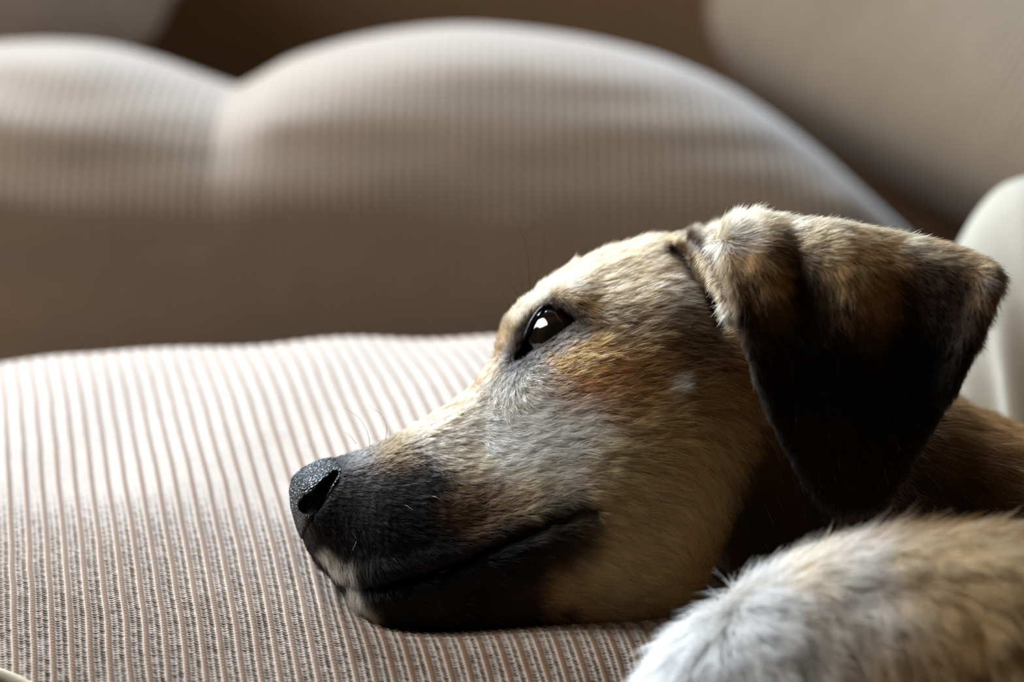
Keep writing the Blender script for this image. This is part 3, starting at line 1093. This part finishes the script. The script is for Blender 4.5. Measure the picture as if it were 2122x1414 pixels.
COAT_HEAD = [  # px, py, radius, colour, weight
    (640, 1040, 60, INK, 2), (690, 1000, 45, INK, 2), (760, 985, 45, BLACK, 1.6), (740, 950, 26, GREYD, 0.9), (800, 1030, 60, INK, 2), (860, 1000, 40, BLACK, 1.6), (900, 1010, 26, BLACK, 1.2),
    (780, 950, 26, BROWN, 1.0), (820, 930, 20, BROWN, 0.9), (840, 950, 22, BROWN, 0.9),
    (700, 1100, 60, INK, 2), (800, 1120, 70, INK, 2), (900, 1090, 50, BLACK, 1.8), (880, 1180, 60, INK, 2), (960, 1170, 50, INK, 2.2), (1040, 1120, 40, INK, 2.2),
    (1110, 1080, 38, INK, 2.2), (1175, 1050, 30, INK, 3.0), (1195, 1075, 26, INK, 2.6), (1130, 1050, 24, INK, 2.6), (1160, 1130, 30, BLACK, 1.8), (1150, 1110, 36, INK, 1.8), (1070, 1170, 45, INK, 1.8), (960, 1230, 50, BLACK, 1.6), (850, 1250, 50, BLACK, 1.6), (1050, 1240, 45, DARK, 1.2),
    (690, 1168, 10, WHITE, 3.6), (668, 1156, 8, WHITE, 3.4), (720, 1180, 8, WHITE, 2.4), (740, 1244, 12, WHITE, 3.4), (722, 1226, 10, WHITE, 2.4), (762, 1262, 12, GREYW, 2.0), (700, 1206, 14, BLACK, 2.0), (790, 1280, 30, BLACK, 1.4), (900, 1290, 40, DARK, 1.2),
    (860, 880, 30, FAWN, 1.2), (930, 838, 34, FAWN, 1.5), (985, 790, 30, FAWN, 1.4), (890, 920, 28, GREYW, 1.1), (960, 900, 40, GREYW, 1.3), (1040, 880, 45, WHITE, 2.2), (1120, 880, 45, WHITE, 2.2),
    (1205, 1060, 20, INK, 3.0), (1190, 1095, 22, INK, 2.4), (1190, 890, 40, WHITE, 2.2), (1060, 940, 40, WHITE, 2.2), (1140, 950, 45, WHITE, 2.2), (970, 960, 32, CREAM, 1.1), (1080, 990, 34, CREAM, 1.2), (1010, 840, 26, GREYW, 1.1), (930, 950, 22, GREYW, 1.0),
    (960, 1030, 32, BROWN, 1.4), (1010, 1040, 34, BROWN, 1.3), (980, 1080, 30, BROWN, 1.4), (1080, 1035, 28, FAWN, 1.0), (930, 1060, 26, BROWN, 1.2), (1130, 1010, 28, CREAM, 1.1),
    (1250, 960, 60, CREAM, 1.0), (1300, 1000, 70, FAWN, 1.0), (1350, 900, 60, FAWN, 1.0), (1260, 1080, 60, FAWN, 1.0), (1350, 1120, 70, FAWN, 1.0), (1420, 1000, 60, FAWN, 1.0), (1260, 1200, 60, FAWN, 0.9),
    (1360, 1220, 60, FAWN, 0.8), (1160, 1210, 40, TAN, 0.8), (1200, 1265, 30, FAWN, 0.8), (1430, 1150, 40, TAN, 0.9), (1165, 1272, 13, BLACK, 2.2), (1490, 900, 50, FAWN, 0.9), (1480, 800, 50, TAN, 1.0),
    (1170, 770, 30, RUST, 2.2), (1230, 800, 40, RUST, 2.4), (1180, 830, 32, RUST, 2.0), (1290, 830, 45, TAN, 1.3), (1300, 760, 45, RUST, 1.2), (1230, 740, 30, RUST, 1.2), (1360, 730, 45, TAN, 1.0), (1250, 870, 26, TAN, 1.0),
    (1070, 790, 24, GREYD, 1.6), (1110, 760, 20, GREYD, 1.6), (1050, 770, 18, DARK, 1.4), (1100, 800, 26, GREYW, 1.2), (1060, 830, 26, GREYW, 1.0), (1030, 790, 20, DARK, 1.2), (1010, 770, 20, TAN, 1.0), (1020, 810, 20, BROWN, 1.0),
    (1160, 720, 14, GREYD, 1.6), (1200, 690, 14, GREYD, 1.6), (1045, 700, 20, TAN, 1.3), (1060, 690, 16, BROWN, 1.8), (1075, 690, 14, BLACK, 2.2), (1058, 725, 14, GREYD, 2.0), (1085, 660, 10, BROWN, 1.8), (1050, 660, 20, CREAM, 1.4), (1075, 628, 24, CREAM, 1.6),
    (1100, 650, 12, TAN, 1.4), (1120, 610, 22, CREAM, 1.5), (1150, 612, 12, RUST, 1.4), (1180, 622, 16, TAN, 1.4), (1160, 628, 8, GREYD, 1.8), (1185, 640, 9, GREYD, 1.6), (1220, 650, 26, BROWN, 1.3), (1210, 620, 18, TAN, 1.2), (1180, 595, 20, CREAM, 1.4),
    (1230, 680, 18, DARK, 1.2), (1260, 660, 26, BROWN, 1.2), (1290, 690, 30, BROWN, 1.2), (1380, 690, 50, BROWN, 1.4), (1440, 700, 50, DARK, 1.3), (1460, 650, 40, BROWN, 1.1), (1470, 740, 40, BROWN, 1.1),
    (1200, 555, 40, TAN, 1.4), (1280, 525, 40, TAN, 1.4), (1360, 500, 40, TAN, 1.4), (1240, 590, 36, FAWN, 1.2), (1310, 580, 40, TAN, 1.2), (1380, 560, 40, FAWN, 1.2), (1400, 600, 34, GREYW, 1.2), (1300, 630, 34, FAWN, 1.1), (1380, 640, 30, GREYW, 1.0),
    (1440, 540, 26, BROWN, 1.2), (1470, 600, 20, INK, 2.4), (1435, 550, 14, INK, 2.4), (1490, 660, 18, DARK, 2.0), (1440, 490, 30, BROWN, 1.0), (1560, 520, 60, FAWN, 1.0),  # ink and dark spots paint the shade of the groove before the ear
    (1383, 795, 12, WHITE, 3.0), (1392, 812, 9, WHITE, 2.5), (1348, 1015, 8, DARK, 1.2),
    (1600, 700, 120, TAN, 1.0), (1600, 1000, 80, DARK, 1.0),
]
COAT_EAR = [
    (1425, 490, 16, DARK, 1.4), (1450, 515, 16, BROWN, 1.4), (1472, 550, 16, BROWN, 1.2), (1488, 590, 14, BROWN, 1.2), (1470, 485, 16, DARK, 1.6), (1508, 640, 9, CREAM, 1.3), (1522, 690, 7, GREYW, 1.2), (1545, 770, 6, GREYW, 1.2), (1580, 850, 6, GREYW, 1.0), (1540, 640, 14, DARK, 1.5), (1570, 760, 18, BLACK, 1.6), (1500, 470, 16, CREAM, 1.3),  # pale spots down the front edge paint its lit fringe
    (1530, 450, 22, FAWN, 1.4), (1580, 436, 22, FAWN, 1.4), (1640, 440, 24, CREAM, 1.5), (1720, 450, 24, CREAM, 1.5), (1800, 463, 24, CREAM, 1.4), (1880, 480, 24, CREAM, 1.3), (1950, 500, 22, FAWN, 1.3), (1700, 480, 26, TAN, 1.1), (1800, 500, 28, TAN, 1.1), (2010, 525, 24, TAN, 1.1),  # cream along the top paints the light on the ear's folded rim
    (1540, 495, 18, GREYD, 1.0), (1560, 490, 20, TAN, 1.0), (1560, 540, 26, TAN, 1.2), (1600, 510, 26, BROWN, 1.1), (1600, 570, 24, TAN, 1.2), (1540, 580, 22, BROWN, 1.1), (1690, 490, 34, BROWN, 1.1), (1650, 560, 30, DARK, 1.3), (1660, 620, 34, DARK, 1.4), (1740, 520, 30, TAN, 1.1),
    (1770, 570, 30, FAWN, 1.2), (1800, 620, 30, TAN, 1.2), (1800, 680, 26, BROWN, 1.1), (1820, 540, 30, TAN, 1.1), (1870, 540, 28, BROWN, 1.1), (1750, 640, 26, BROWN, 1.1), (1600, 640, 26, BROWN, 1.1),
    (1900, 600, 40, DARK, 1.3), (1950, 580, 34, DARK, 1.3), (2000, 560, 20, BROWN, 1.2), (2050, 575, 16, GREYD, 1.2), (2030, 610, 16, BROWN, 1.0), (1990, 680, 30, DARK, 1.3),
    (1560, 700, 40, DARK, 1.4), (1640, 740, 60, BLACK, 1.6), (1740, 740, 60, BLACK, 1.5), (1840, 740, 60, BLACK, 1.5), (1930, 740, 50, BLACK, 1.5), (1650, 850, 60, BLACK, 1.6), (1760, 850, 80, INK, 1.6), (1870, 850, 60, INK, 1.6), (1760, 980, 80, INK, 1.8),
]
COAT_NECK = [  # brown-tan coat, with the lit upper edge and deep shadow below painted in
    (1500, 950, 60, BROWN, 1.2), (1560, 1000, 50, DARK, 1.2), (1540, 1080, 60, DARK, 1.2), (1650, 1080, 60, DARK, 1.2), (1470, 1150, 50, BROWN, 1.2), (1400, 1230, 50, BROWN, 1.0), (1960, 850, 34, TAN, 1.0), (2040, 905, 34, TAN, 1.0), (2110, 950, 34, TAN, 1.0),
    (1960, 930, 40, BROWN, 1.2), (2060, 990, 40, BROWN, 1.2), (1960, 1020, 60, DARK, 1.4), (2080, 1060, 60, DARK, 1.3), (1850, 1030, 80, DARK, 1.3), (2100, 1010, 26, GREYW, 0.9), (1800, 800, 100, BROWN, 1.0), (2250, 1100, 120, TAN, 1.0), (1350, 1300, 60, TAN, 1.0),
]
BODYW = C_(240, 236, 232); BODYG = C_(196, 188, 180); BODYC = C_(222, 206, 182)
COAT_BODY = [
    (1330, 1414, 70, BODYW, 1.6), (1400, 1330, 70, BODYW, 1.6), (1460, 1400, 80, BODYW, 1.6), (1460, 1260, 60, BODYC, 1.4), (1560, 1330, 70, BODYW, 1.1), (1560, 1200, 50, BODYG, 1.2), (1620, 1130, 50, GREYD, 1.2), (1680, 1100, 50, BROWN, 1.2),
    (1660, 1200, 50, FAWN, 1.1), (1760, 1110, 50, FAWN, 1.0), (1700, 1300, 60, BODYC, 1.0), (1680, 1400, 70, BODYG, 1.1), (1780, 1240, 60, BODYG, 1.0), (1880, 1110, 60, TAN, 1.0), (1880, 1200, 60, FAWN, 1.0), (1800, 1370, 70, FAWN, 1.0),
    (1950, 1280, 60, TAN, 1.1), (2060, 1200, 70, FAWN, 1.0), (2060, 1340, 70, FAWN, 1.0), (1900, 1420, 60, TAN, 1.0), (2100, 1100, 60, TAN, 1.0), (2050, 1440, 80, FAWN, 1.0), (1300, 1600, 200, BODYW, 1.0), (2300, 1300, 200, TAN, 1.0),
]


def rbf(px, py, table):
    acc = np.zeros((len(px), 3)); ws = np.full(len(px), 1e-9)
    acc += 1e-9 * table[len(table) // 2][3]
    for x, y, r, c, w in table:
        g = w * np.exp(-0.5 * ((px - x) ** 2 + (py - y) ** 2) / (r * 0.8) ** 2)
        g = g + w * 1e-5 / (1 + ((px - x) ** 2 + (py - y) ** 2) / 1e4) ** 2
        acc += g[:, None] * c; ws += g
    return acc / ws[:, None]


def region_of(P):
    hd, nk, ear, ha, tr = f_parts(P)
    return np.argmin(np.stack([hd, nk, ear, np.minimum(ha, tr)]), axis=0)   # 0 head 1 neck 2 ear 3 body


REG_Y = [6.0, 20.0, -14.0, -105.0]
TABLES = [COAT_HEAD, COAT_NECK, COAT_EAR, COAT_BODY]


def place(P, reg):
    """side-view coordinates on the coat (constant scale per region)"""
    sc = S * (1 + np.asarray(REG_Y)[reg] / D0)
    return P[:, 0] / sc + 1061, 707 - P[:, 2] / sc


def coat(P, reg):
    jx = 10 * vnoise(P, 5.0, 61); jy = 10 * vnoise(P, 5.0, 62)
    px, py = place(P, reg)
    c = np.zeros((len(P), 3))
    for r in range(4):
        m = reg == r
        if m.any():
            c[m] = rbf(px[m] + jx[m], py[m] + jy[m], TABLES[r])
    return c, px, py


breg = region_of(BV)
bcol, bpx, bpy_ = coat(BV, breg)
hx_, hy_ = hp(BV)
rim = (breg == 0) * smooth01(1 - samp(SDA, hx_, hy_) / 22.0) * (hx_ > 1000) * (hx_ < 1260)
bcol = bcol * (1 - rim[:, None]) + srgb(38, 36, 38) * rim[:, None]
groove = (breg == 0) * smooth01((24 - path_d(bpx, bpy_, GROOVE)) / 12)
bcol = bcol * (1 - groove[:, None]) + srgb(30, 24, 20) * groove[:, None]  # shade of the ear groove painted into the skin colour
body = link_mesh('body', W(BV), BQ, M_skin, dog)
vcol(body, 'coat', bcol * 0.4)  # skin darkened so that gaps between hairs look shaded
body['label'] = 'head, ears, neck and curled body in tan, cream and black coat'
bpy.context.view_layer.update()

# ---- nose leather
def f_nose(P):
    hx, hy = hp(P)
    y = np.abs(P[:, 1] - ymid(hx, hy))
    f = f_head(P, raw=True) - 0.9
    f = smax(f, samp(SDNOSE, hx, hy) * SH, 2.0)
    w = samp(Wmm, hx, hy)
    cn = np.maximum(samp(SDN, hx, hy) * SH, (w - 5.0) - y)
    f = smax(f, -cn, 1.0)
    # groove down the middle
    f = f + 0.9 * np.exp(-0.5 * (y / 0.9) ** 2)
    return f


NV, NQ = surface_nets(f_nose, (-84, 5, -82), (-54, 62, -36), 0.55)
NV = laplace(NV, NQ, 2, 0.4)
nose = link_mesh('nose', W(NV), NQ, M_leather, dog)
nose['label'] = 'black pebbled nose leather with an open nostril'

# ---- eye
def make_eye(side):
    """side -1: near eye, +1: far eye"""
    hx, hy = EYE_C
    R = 12.4
    ym = float(ymid(hx, hy))
    cy = ym + side * (EYE_W - R - 0.4)
    c = np.array([(hx - 1061) * SH, cy, (707 - hy) * SH])
    g = np.array([0.06, side * 1.0, 0.03]); g /= np.linalg.norm(g)
    nu, nv = 40, 64
    th = np.linspace(0, math.pi, nu)[:, None]; ph = np.linspace(0, 2 * math.pi, nv, endpoint=False)[None]
    r = R + 1.1 * smooth01((0.78 - th) / 0.55)
    V = np.stack([r * np.sin(th) * np.cos(ph), r * np.sin(th) * np.sin(ph), r * np.cos(th) + 0 * ph], -1).reshape(-1, 3) * 0.001
    o = link_mesh('eye', V, grid_faces(nu, nv, True), M_eye)
    q = WV(g).to_track_quat('Z', 'Y')
    o.rotation_mode = 'QUATERNION'
    o.rotation_quaternion = q
    o.location = Vector(W(c))
    bpy.context.view_layer.update()
    o.parent = dog
    o.matrix_parent_inverse = dog.matrix_world.inverted()
    # lid rim follows the opening, lying on the ball
    loop = spline(ALMOND + ALMOND[:1], 90)[:-1]
    X = (loop[:, 0] - 1061) * SH; Z = (707 - loop[:, 1]) * SH
    d2 = (X - c[0]) ** 2 + (Z - c[2]) ** 2
    rr = R + 0.9
    yb = np.sqrt(np.maximum(rr * rr - d2, 1.0))
    yb = np.maximum(yb, 4.0)
    pts = np.c_[X, cy + side * yb, Z]
    pts = np.vstack([pts, pts[:2]])
    rad = np.where(np.r_[np.arange(89), 0, 1] > 58, 1.0, 0.7)[:len(pts)]
    return o, tube('eyelid', pts, rad, 0, M_lid, dog, seg=10)


eye, lid = make_eye(-1)
eye['label'] = 'dark brown glossy eye'
eye2, lid2 = make_eye(1)


# ------------------------------------------------------------------ fur
FLOW_HEAD = [  # px, py, dx, dy (image sense: y down)
    (650, 960, 0.8, -0.45), (760, 930, 0.9, -0.35), (870, 875, 0.85, 0.15), (960, 820, 0.8, 0.25), (1000, 900, 0.85, 0.5), (900, 960, 0.9, 0.45), (1100, 900, 1, 0.15), (1200, 900, 1, 0.05), (700, 1020, 0.8, 0.4), (800, 1020, 0.85, 0.35),
    (680, 1100, 0.5, 0.8), (780, 1120, 0.6, 0.7), (700, 1170, 0.25, 1), (745, 1240, 0.35, 1), (850, 1250, 0.6, 0.8), (900, 1100, 0.9, 0.4), (1000, 1050, 1, -0.1), (1100, 1010, 1, -0.2), (1100, 1120, 0.9, 0.1), (1000, 1230, 0.9, 0.4), (1180, 1050, 0.8, 0.3),
    (1250, 1080, 0.9, 0.35), (1250, 1200, 1, 0.3), (1350, 1150, 0.9, 0.45), (1400, 1230, 0.8, 0.5), (1420, 1100, 0.4, 0.9), (1450, 1000, 0.6, 0.8), (1350, 1000, 0.9, 0.3), (1300, 900, 1, 0.1), (1200, 800, 1, -0.05), (1150, 790, 0.9, 0.25), (1100, 800, 0.8, 0.5), (1050, 800, 0.4, 0.9), (1020, 760, 0.1, 1),
    (1300, 780, 1, 0.0), (1400, 800, 1, 0.15), (1450, 720, 1, 0.25), (1350, 700, 1, 0.05), (1250, 690, 1, 0.1), (1230, 640, 0.8, 0.5), (1180, 615, 0.9, 0.35), (1130, 605, 0.9, 0.0), (1080, 640, 0.1, -1), (1050, 680, -0.5, -0.8), (1035, 720, -0.5, -0.6), (1100, 615, 0.5, -0.8),
    (1200, 560, 0.9, -0.35), (1300, 520, 0.95, -0.25), (1300, 580, 1, -0.1), (1380, 560, 1, 0.1), (1400, 610, 1, 0.2), (1420, 490, 0.6, -0.7), (1450, 560, 0.6, 0.6), (1550, 700, 0.8, 0.5), (1500, 900, 0.7, 0.6), (1383, 800, 0.9, -0.3), (1320, 1270, 1, 0.3),
]
FLOW_EAR = [
    (1500, 505, 0.5, 0.9), (1530, 495, 0.7, 0.6),     (1425, 490, 0.5, -0.6), (1455, 525, 0.4, 0.8), (1480, 570, 0.1, 1), (1505, 640, -0.15, 1), (1530, 740, 0.0, 1), (1500, 472, 0.7, -0.5), (1540, 448, 0.5, -0.7), (1600, 436, 0.8, -0.3), (1720, 452, 1, -0.1), (1850, 475, 1, 0.1), (1960, 508, 1, 0.25), (2050, 560, 0.8, 0.6),
    (1550, 520, 0.5, 0.6), (1600, 560, 0.3, 0.9), (1690, 500, 0.8, 0.4), (1650, 600, 0.15, 1), (1760, 560, 0.5, 0.8), (1800, 640, 0.2, 1), (1860, 540, 0.7, 0.6), (1950, 580, 0.6, 0.8), (2020, 620, 0.1, 1), (1580, 800, 0.25, 1), (1700, 800, 0.1, 1), (1850, 800, 0, 1), (1960, 780, -0.3, 1), (1780, 1000, 0, 1),
]
FLOW_NECK = [(1500, 1000, 0.5, 0.9), (1480, 1130, 0.3, 1), (1560, 1060, 0.5, 0.8), (1960, 860, 1, 0.6), (2080, 950, 1, 0.65), (1950, 980, 0.8, 0.7), (1900, 1050, 0.5, 0.9), (2080, 1030, 0.9, 0.6), (1800, 800, 1, 0.4), (1380, 1270, 0.7, 0.7)]
FLOW_BODY = [(1330, 1400, -0.3, 0.9), (1400, 1300, -0.2, 0.9), (1450, 1380, 0.3, 0.8), (1560, 1180, 0.6, 0.5), (1680, 1100, 0.9, 0.1), (1800, 1080, 0.9, 0.1), (1600, 1330, 0.6, 0.7), (1750, 1250, 0.5, 0.8), (1900, 1200, 0.4, 0.9), (2050, 1150, 0.5, 0.8), (1850, 1380, 0.3, 1), (2050, 1350, 0.2, 1)]
FLOWS = [FLOW_HEAD, FLOW_NECK, FLOW_EAR, FLOW_BODY]


def flow(px, py, reg):
    out = np.zeros((len(px), 2))
    for r in range(4):
        m = np.nonzero(reg == r)[0]
        if not len(m): continue
        a = np.zeros((len(m), 2)); w = np.zeros(len(m))
        for x, y, dx, dy in FLOWS[r]:
            n = math.hypot(dx, dy)
            g = 1.0 / (((px[m] - x) ** 2 + (py[m] - y) ** 2) + 900.0) ** 1.6
            a[:, 0] += g * dx / n; a[:, 1] += g * dy / n; w += g
        out[m] = a / w[:, None]
    return out


def vert_normals(V, Q):
    n = np.cross(V[Q[:, 2]] - V[Q[:, 0]], V[Q[:, 3]] - V[Q[:, 1]])
    out = np.zeros_like(V)
    for k in range(4):
        for d in range(3):
            out[:, d] += np.bincount(Q[:, k], n[:, d], len(V))
    return out / np.maximum(np.linalg.norm(out, axis=1), 1e-9)[:, None]


def locks(P, size, seed):
    """a lock centre for every root: one jittered point per cell of a warped lattice"""
    q = P / size + 0.35 * np.c_[vnoise(P, size * 1.7, seed), vnoise(P, size * 1.7, seed + 1), vnoise(P, size * 1.7, seed + 2)]
    f = np.floor(q).astype(np.int64)
    i, j, k = f[:, 0], f[:, 1], f[:, 2]
    c = np.c_[_hash(i, j, k, seed + 3), _hash(i, j, k, seed + 4), _hash(i, j, k, seed + 5)]
    return (f + 0.15 + 0.7 * c) * size, _hash(i, j, k, seed + 6)


def make_fur():
    BN = vert_normals(BV, BQ)
    tri = np.vstack([BQ[:, [0, 1, 2]], BQ[:, [0, 2, 3]]])
    a, b, c = BV[tri[:, 0]], BV[tri[:, 1]], BV[tri[:, 2]]
    cr = np.cross(b - a, c - a)
    area_ = 0.5 * np.linalg.norm(cr, axis=1)
    cen = (a + b + c) / 3
    tocam = np.array([0, -D0, 0]) - cen
    tocam /= np.linalg.norm(tocam, axis=1)[:, None]
    facing = (BN[tri[:, 0]] * tocam).sum(1)
    reg = breg[tri[:, 0]]
    dens = np.array([9.0, 5.5, 8.0, 4.0])[reg]
    px, py = place(cen, reg)
    vis = np.where(facing > -0.3, 1.0, 0.08)
    # what lies far outside the view or under the dog needs only a sparse coat
    vis *= np.where((px > 2380) | (py > 1500), 0.10, 1.0)
    hx, hy = hp(cen)
    ish = reg == 0
    bald = np.zeros(len(cen))
    bald = np.maximum(bald, ish * (hx > 1000) * (hx < 1260) * smooth01((4 - samp(SDA, hx, hy)) / 5))
    bald = np.maximum(bald, ish * (hx < 760) * smooth01((4 - samp(SDNOSE, hx, hy)) / 8))
    bald = np.maximum(bald, ish * (hx < 760) * smooth01((8 - samp(SDN, hx, hy)) / 6))
    bald = np.maximum(bald, ish * 0.7 * smooth01((16 - path_d(px, py, GROOVE)) / 10))
    lam = area_ * dens * vis * (1 - bald)
    cnt = rng.poisson(lam)
    idx = np.repeat(np.arange(len(tri)), cnt)
    n = len(idx)
    u, v = rng.random(n), rng.random(n)
    fl = u + v > 1
    u[fl], v[fl] = 1 - u[fl], 1 - v[fl]
    w0 = 1 - u - v
    T = tri[idx]
    mix3 = lambda A: w0[:, None] * A[T[:, 0]] + u[:, None] * A[T[:, 1]] + v[:, None] * A[T[:, 2]]
    P = mix3(BV)
    Nn = mix3(BN)
    Nn /= np.maximum(np.linalg.norm(Nn, axis=1), 1e-6)[:, None]
    R = breg[T[:, 0]]
    h = R == 0
    isbody = R == 3
    # fine colour lookup with wander, so that patches end in ragged locks
    c_, px, py = coat(P, R)
    sda = samp(SDA, *hp(P))
    ring = np.where(h & (np.abs(px - 1130) < 140), smooth01(1.25 - sda / 20.0), 0)[:, None] * 0.85
    c_ = c_ * (1 - ring) + srgb(54, 48, 44) * ring
    LC, lh = locks(P, np.where(isbody, 6.0, np.where(R == 1, 4.0, 2.3))[:, None], 101)
    fl2 = flow(px, py, R)
    D = np.c_[fl2[:, 0], np.zeros(n), -fl2[:, 1]]
    D[:, 0] += 0.25 * vnoise(P, 3.2, 71) + 0.18 * vnoise(P, 9.0, 72)
    D[:, 2] += 0.25 * vnoise(P, 3.2, 73) + 0.18 * vnoise(P, 9.0, 74)
    D[:, 1] += 0.12 * vnoise(P, 4.0, 75)
    D += rng.normal(0, 0.09, (n, 3))
    D -= (D * Nn).sum(1)[:, None] * Nn
    D /= np.maximum(np.linalg.norm(D, axis=1), 1e-6)[:, None]
    # lengths (mm)
    Ln = np.array([6.2, 12.0, 6.2, 17.0])[R]
    muz = np.interp(px, [600, 700, 850, 1000, 1150, 1300], [1.6, 2.2, 3.6, 5.0, 6.6, 7.6])
    Ln = np.where(h, muz, Ln)
    eye_d = np.hypot(px - 1130, py - 690)
    Ln = np.where(h, Ln * np.interp(eye_d, [60, 110, 170], [0.45, 0.75, 1.0]), Ln)
    chin = np.exp(-0.5 * ((px - 720) / 60) ** 2) * smooth01((py - 1140) / 40) * h
    Ln = Ln * (1 + 1.9 * chin)
    Ln = np.where(h & (px > 1350) & (py > 900), Ln * 1.25, Ln)
    ear = R == 2
    Ln = np.where(ear & (py > 700), Ln * 0.8, Ln)
    Ln = np.where(ear & (px > 1497) & (px < 1560) & (py < 540), Ln * 1.25, Ln)
    Ln = np.where(ear & (px < 1497), Ln * 0.7, Ln)
    gd = path_d(px, py, GROOVE)
    Ln = np.where(h, Ln * np.interp(gd, [6, 26, 60], [0.55, 0.6, 1.0]), Ln)
    Ln *= rng.uniform(0.65, 1.2, n) * (0.85 + 0.3 * lh)
    lift = np.array([0.33, 0.32, 0.40, 0.42])[R] + 0.16 * (lh - 0.5) + 0.08 * vnoise(P, 4.0, 77) + rng.normal(0, 0.07, n)
    lift = np.where(h, lift + 0.25 * np.exp(-0.5 * (eye_d / 90) ** 2) * (py < 690) + 0.15 * chin, lift)
    lift = np.clip(lift, 0.10, 0.95)
    K = 5
    s = np.linspace(0, 1, K)
    bend = rng.normal(0, 0.09, (n, 3))
    pull = LC - P
    pull -= (pull * Nn).sum(1)[:, None] * Nn
    pl = np.linalg.norm(pull, axis=1)
    pull *= np.minimum(1, 0.5 * Ln / np.maximum(pl, 1e-6))[:, None]
    kp = np.array([0.62, 0.6, 0.55, 0.6])[R] * rng.uniform(0.5, 1.15, n)
    pts = (P[:, None] - 0.2 * Nn[:, None]
           + (Ln[:, None] * s * np.cos(lift)[:, None])[..., None] * D[:, None]
           + (Ln[:, None] * np.sin(lift)[:, None] * (s - 0.45 * s ** 2))[..., None] * Nn[:, None]
           + (Ln[:, None] * s ** 2)[..., None] * bend[:, None]
           + (kp[:, None] * s ** 1.4)[..., None] * pull[:, None])
    rad0 = np.array([0.062, 0.075, 0.062, 0.11])[R] * rng.uniform(0.75, 1.2, n)
    radii = rad0[:, None] * np.array([1.0, 0.95, 0.8, 0.55, 0.12])
    # single-hair and lock variation: dark guard hairs, pale ones
    cc = c_ * np.exp(rng.normal(0, 0.22, n) + 0.55 * (lh - 0.5))[:, None]
    lum = c_.mean(1)
    guard = rng.random(n) < np.where(lum > 0.12, 0.07, 0.0)
    cc[guard] *= 0.3
    pale = rng.random(n) < np.where(lum > 0.08, 0.12, 0.004)
    cc[pale] = cc[pale] * 0.45 + 0.55 * srgb(228, 214, 190)
    cc = np.clip(cc, 0.004, 0.9)
    cd = bpy.data.hair_curves.new('fur')
    cd.add_curves([K] * n)
    cd.attributes['position'].data.foreach_set('vector', W(pts.reshape(-1, 3)).astype(np.float32).ravel())
    ra = cd.attributes.get('radius') or cd.attributes.new('radius', 'FLOAT', 'POINT')
    ra.data.foreach_set('value', (radii * 0.001).astype(np.float32).ravel())
    ca = cd.attributes.new('coat', 'FLOAT_COLOR', 'CURVE')
    ca.data.foreach_set('color', np.c_[cc, np.ones(n)].astype(np.float32).ravel())
    cd.materials.append(M_hair)
    o = bpy.data.objects.new('fur', cd)
    col.objects.link(o)
    o.parent = body
    o.matrix_parent_inverse = body.matrix_world.inverted()
    tag(o, 'short dense coat of tan, cream and black hair', kind='stuff')
    print('hairs', n, np.bincount(R))
    return o


make_fur()
print('fur', round(time.time() - T0, 1))

# ---- whiskers and long single hairs (px, py, depth)
def whisker(path, r, mat, name='whisker'):
    root = surf_y(path[0][0], path[0][1])
    root = min(root, 26.0)
    pts = spline([at(x, y, root + 1.0 + d - path[0][2]) for x, y, d in path], 14)
    return tube(name, pts, r, r * 0.25, mat, dog, seg=5)


for path in ([(1098, 606, 22), (1096, 560, 20), (1088, 500, 18), (1064, 446, 16)],
             [(1104, 604, 24), (1118, 560, 24), (1128, 520, 24), (1126, 486, 24)],
             [(1078, 622, 24), (1064, 596, 22), (1046, 560, 20)],
             [(1088, 614, 28), (1082, 590, 28), (1078, 566, 28)],
             [(1062, 640, 26), (1044, 610, 24), (1030, 592, 22)],
             [(767, 926, 30), (762, 898, 28), (745, 868, 26), (712, 844, 24)],
             [(799, 912, 32), (801, 884, 30), (790, 860, 28), (766, 842, 26)],
             [(738, 920, 30), (728, 906, 28), (714, 896, 26)],
             [(860, 970, 8), (888, 952, 2), (916, 932, -4)],
             [(1392, 790, -14), (1420, 764, -19), (1444, 738, -24)],
             [(1398, 812, -14), (1412, 806, -18), (1424, 802, -21)],
             [(1338, 1012, -14), (1352, 1022, -18), (1372, 1046, -22), (1388, 1082, -24)],
             [(1346, 1004, -14), (1362, 986, -19), (1380, 974, -22)]):
    whisker(path, 0.085, M_dark_hair)
for path in ([(826, 1047, 2), (842, 1048, -3), (856, 1058, -5)], [(884, 1030, 0), (902, 1030, -5), (920, 1042, -6)],
             [(744, 1108, 8), (738, 1124, 4), (730, 1142, 2)], [(822, 1108, 4), (828, 1118, 1), (832, 1128, 0)], [(784, 1126, 4), (786, 1136, 1), (788, 1142, 0)]):
    whisker(path, 0.11, M_white_hair)

seat = build_seat(f_dog)
print('seat', round(time.time() - T0, 1))

# ---- piping along the front corner of the seat cushion
def on_seat(px, py):
    a, b = -300.0, 250.0
    for _ in range(40):
        m = 0.5 * (a + b)
        p = at(px, py, m)
        if p[2] > seat_z(np.array([p[0]]), np.array([m]))[0]: a = m
        else: b = m
    return at(px, py, 0.5 * (a + b)) + np.array([0, -0.8, 1.6])


pp = spline([on_seat(*q) for q in ((-330, 1300), (-200, 1345), (-110, 1376), (-40, 1396), (15, 1413), (70, 1440), (150, 1490), (260, 1570))], 80)
pip = tube('piping', pp, 2.2, 2.2, M_piping, seat, seg=10)
pip['label'] = 'cream piping'
print('done', round(time.time() - T0, 1))
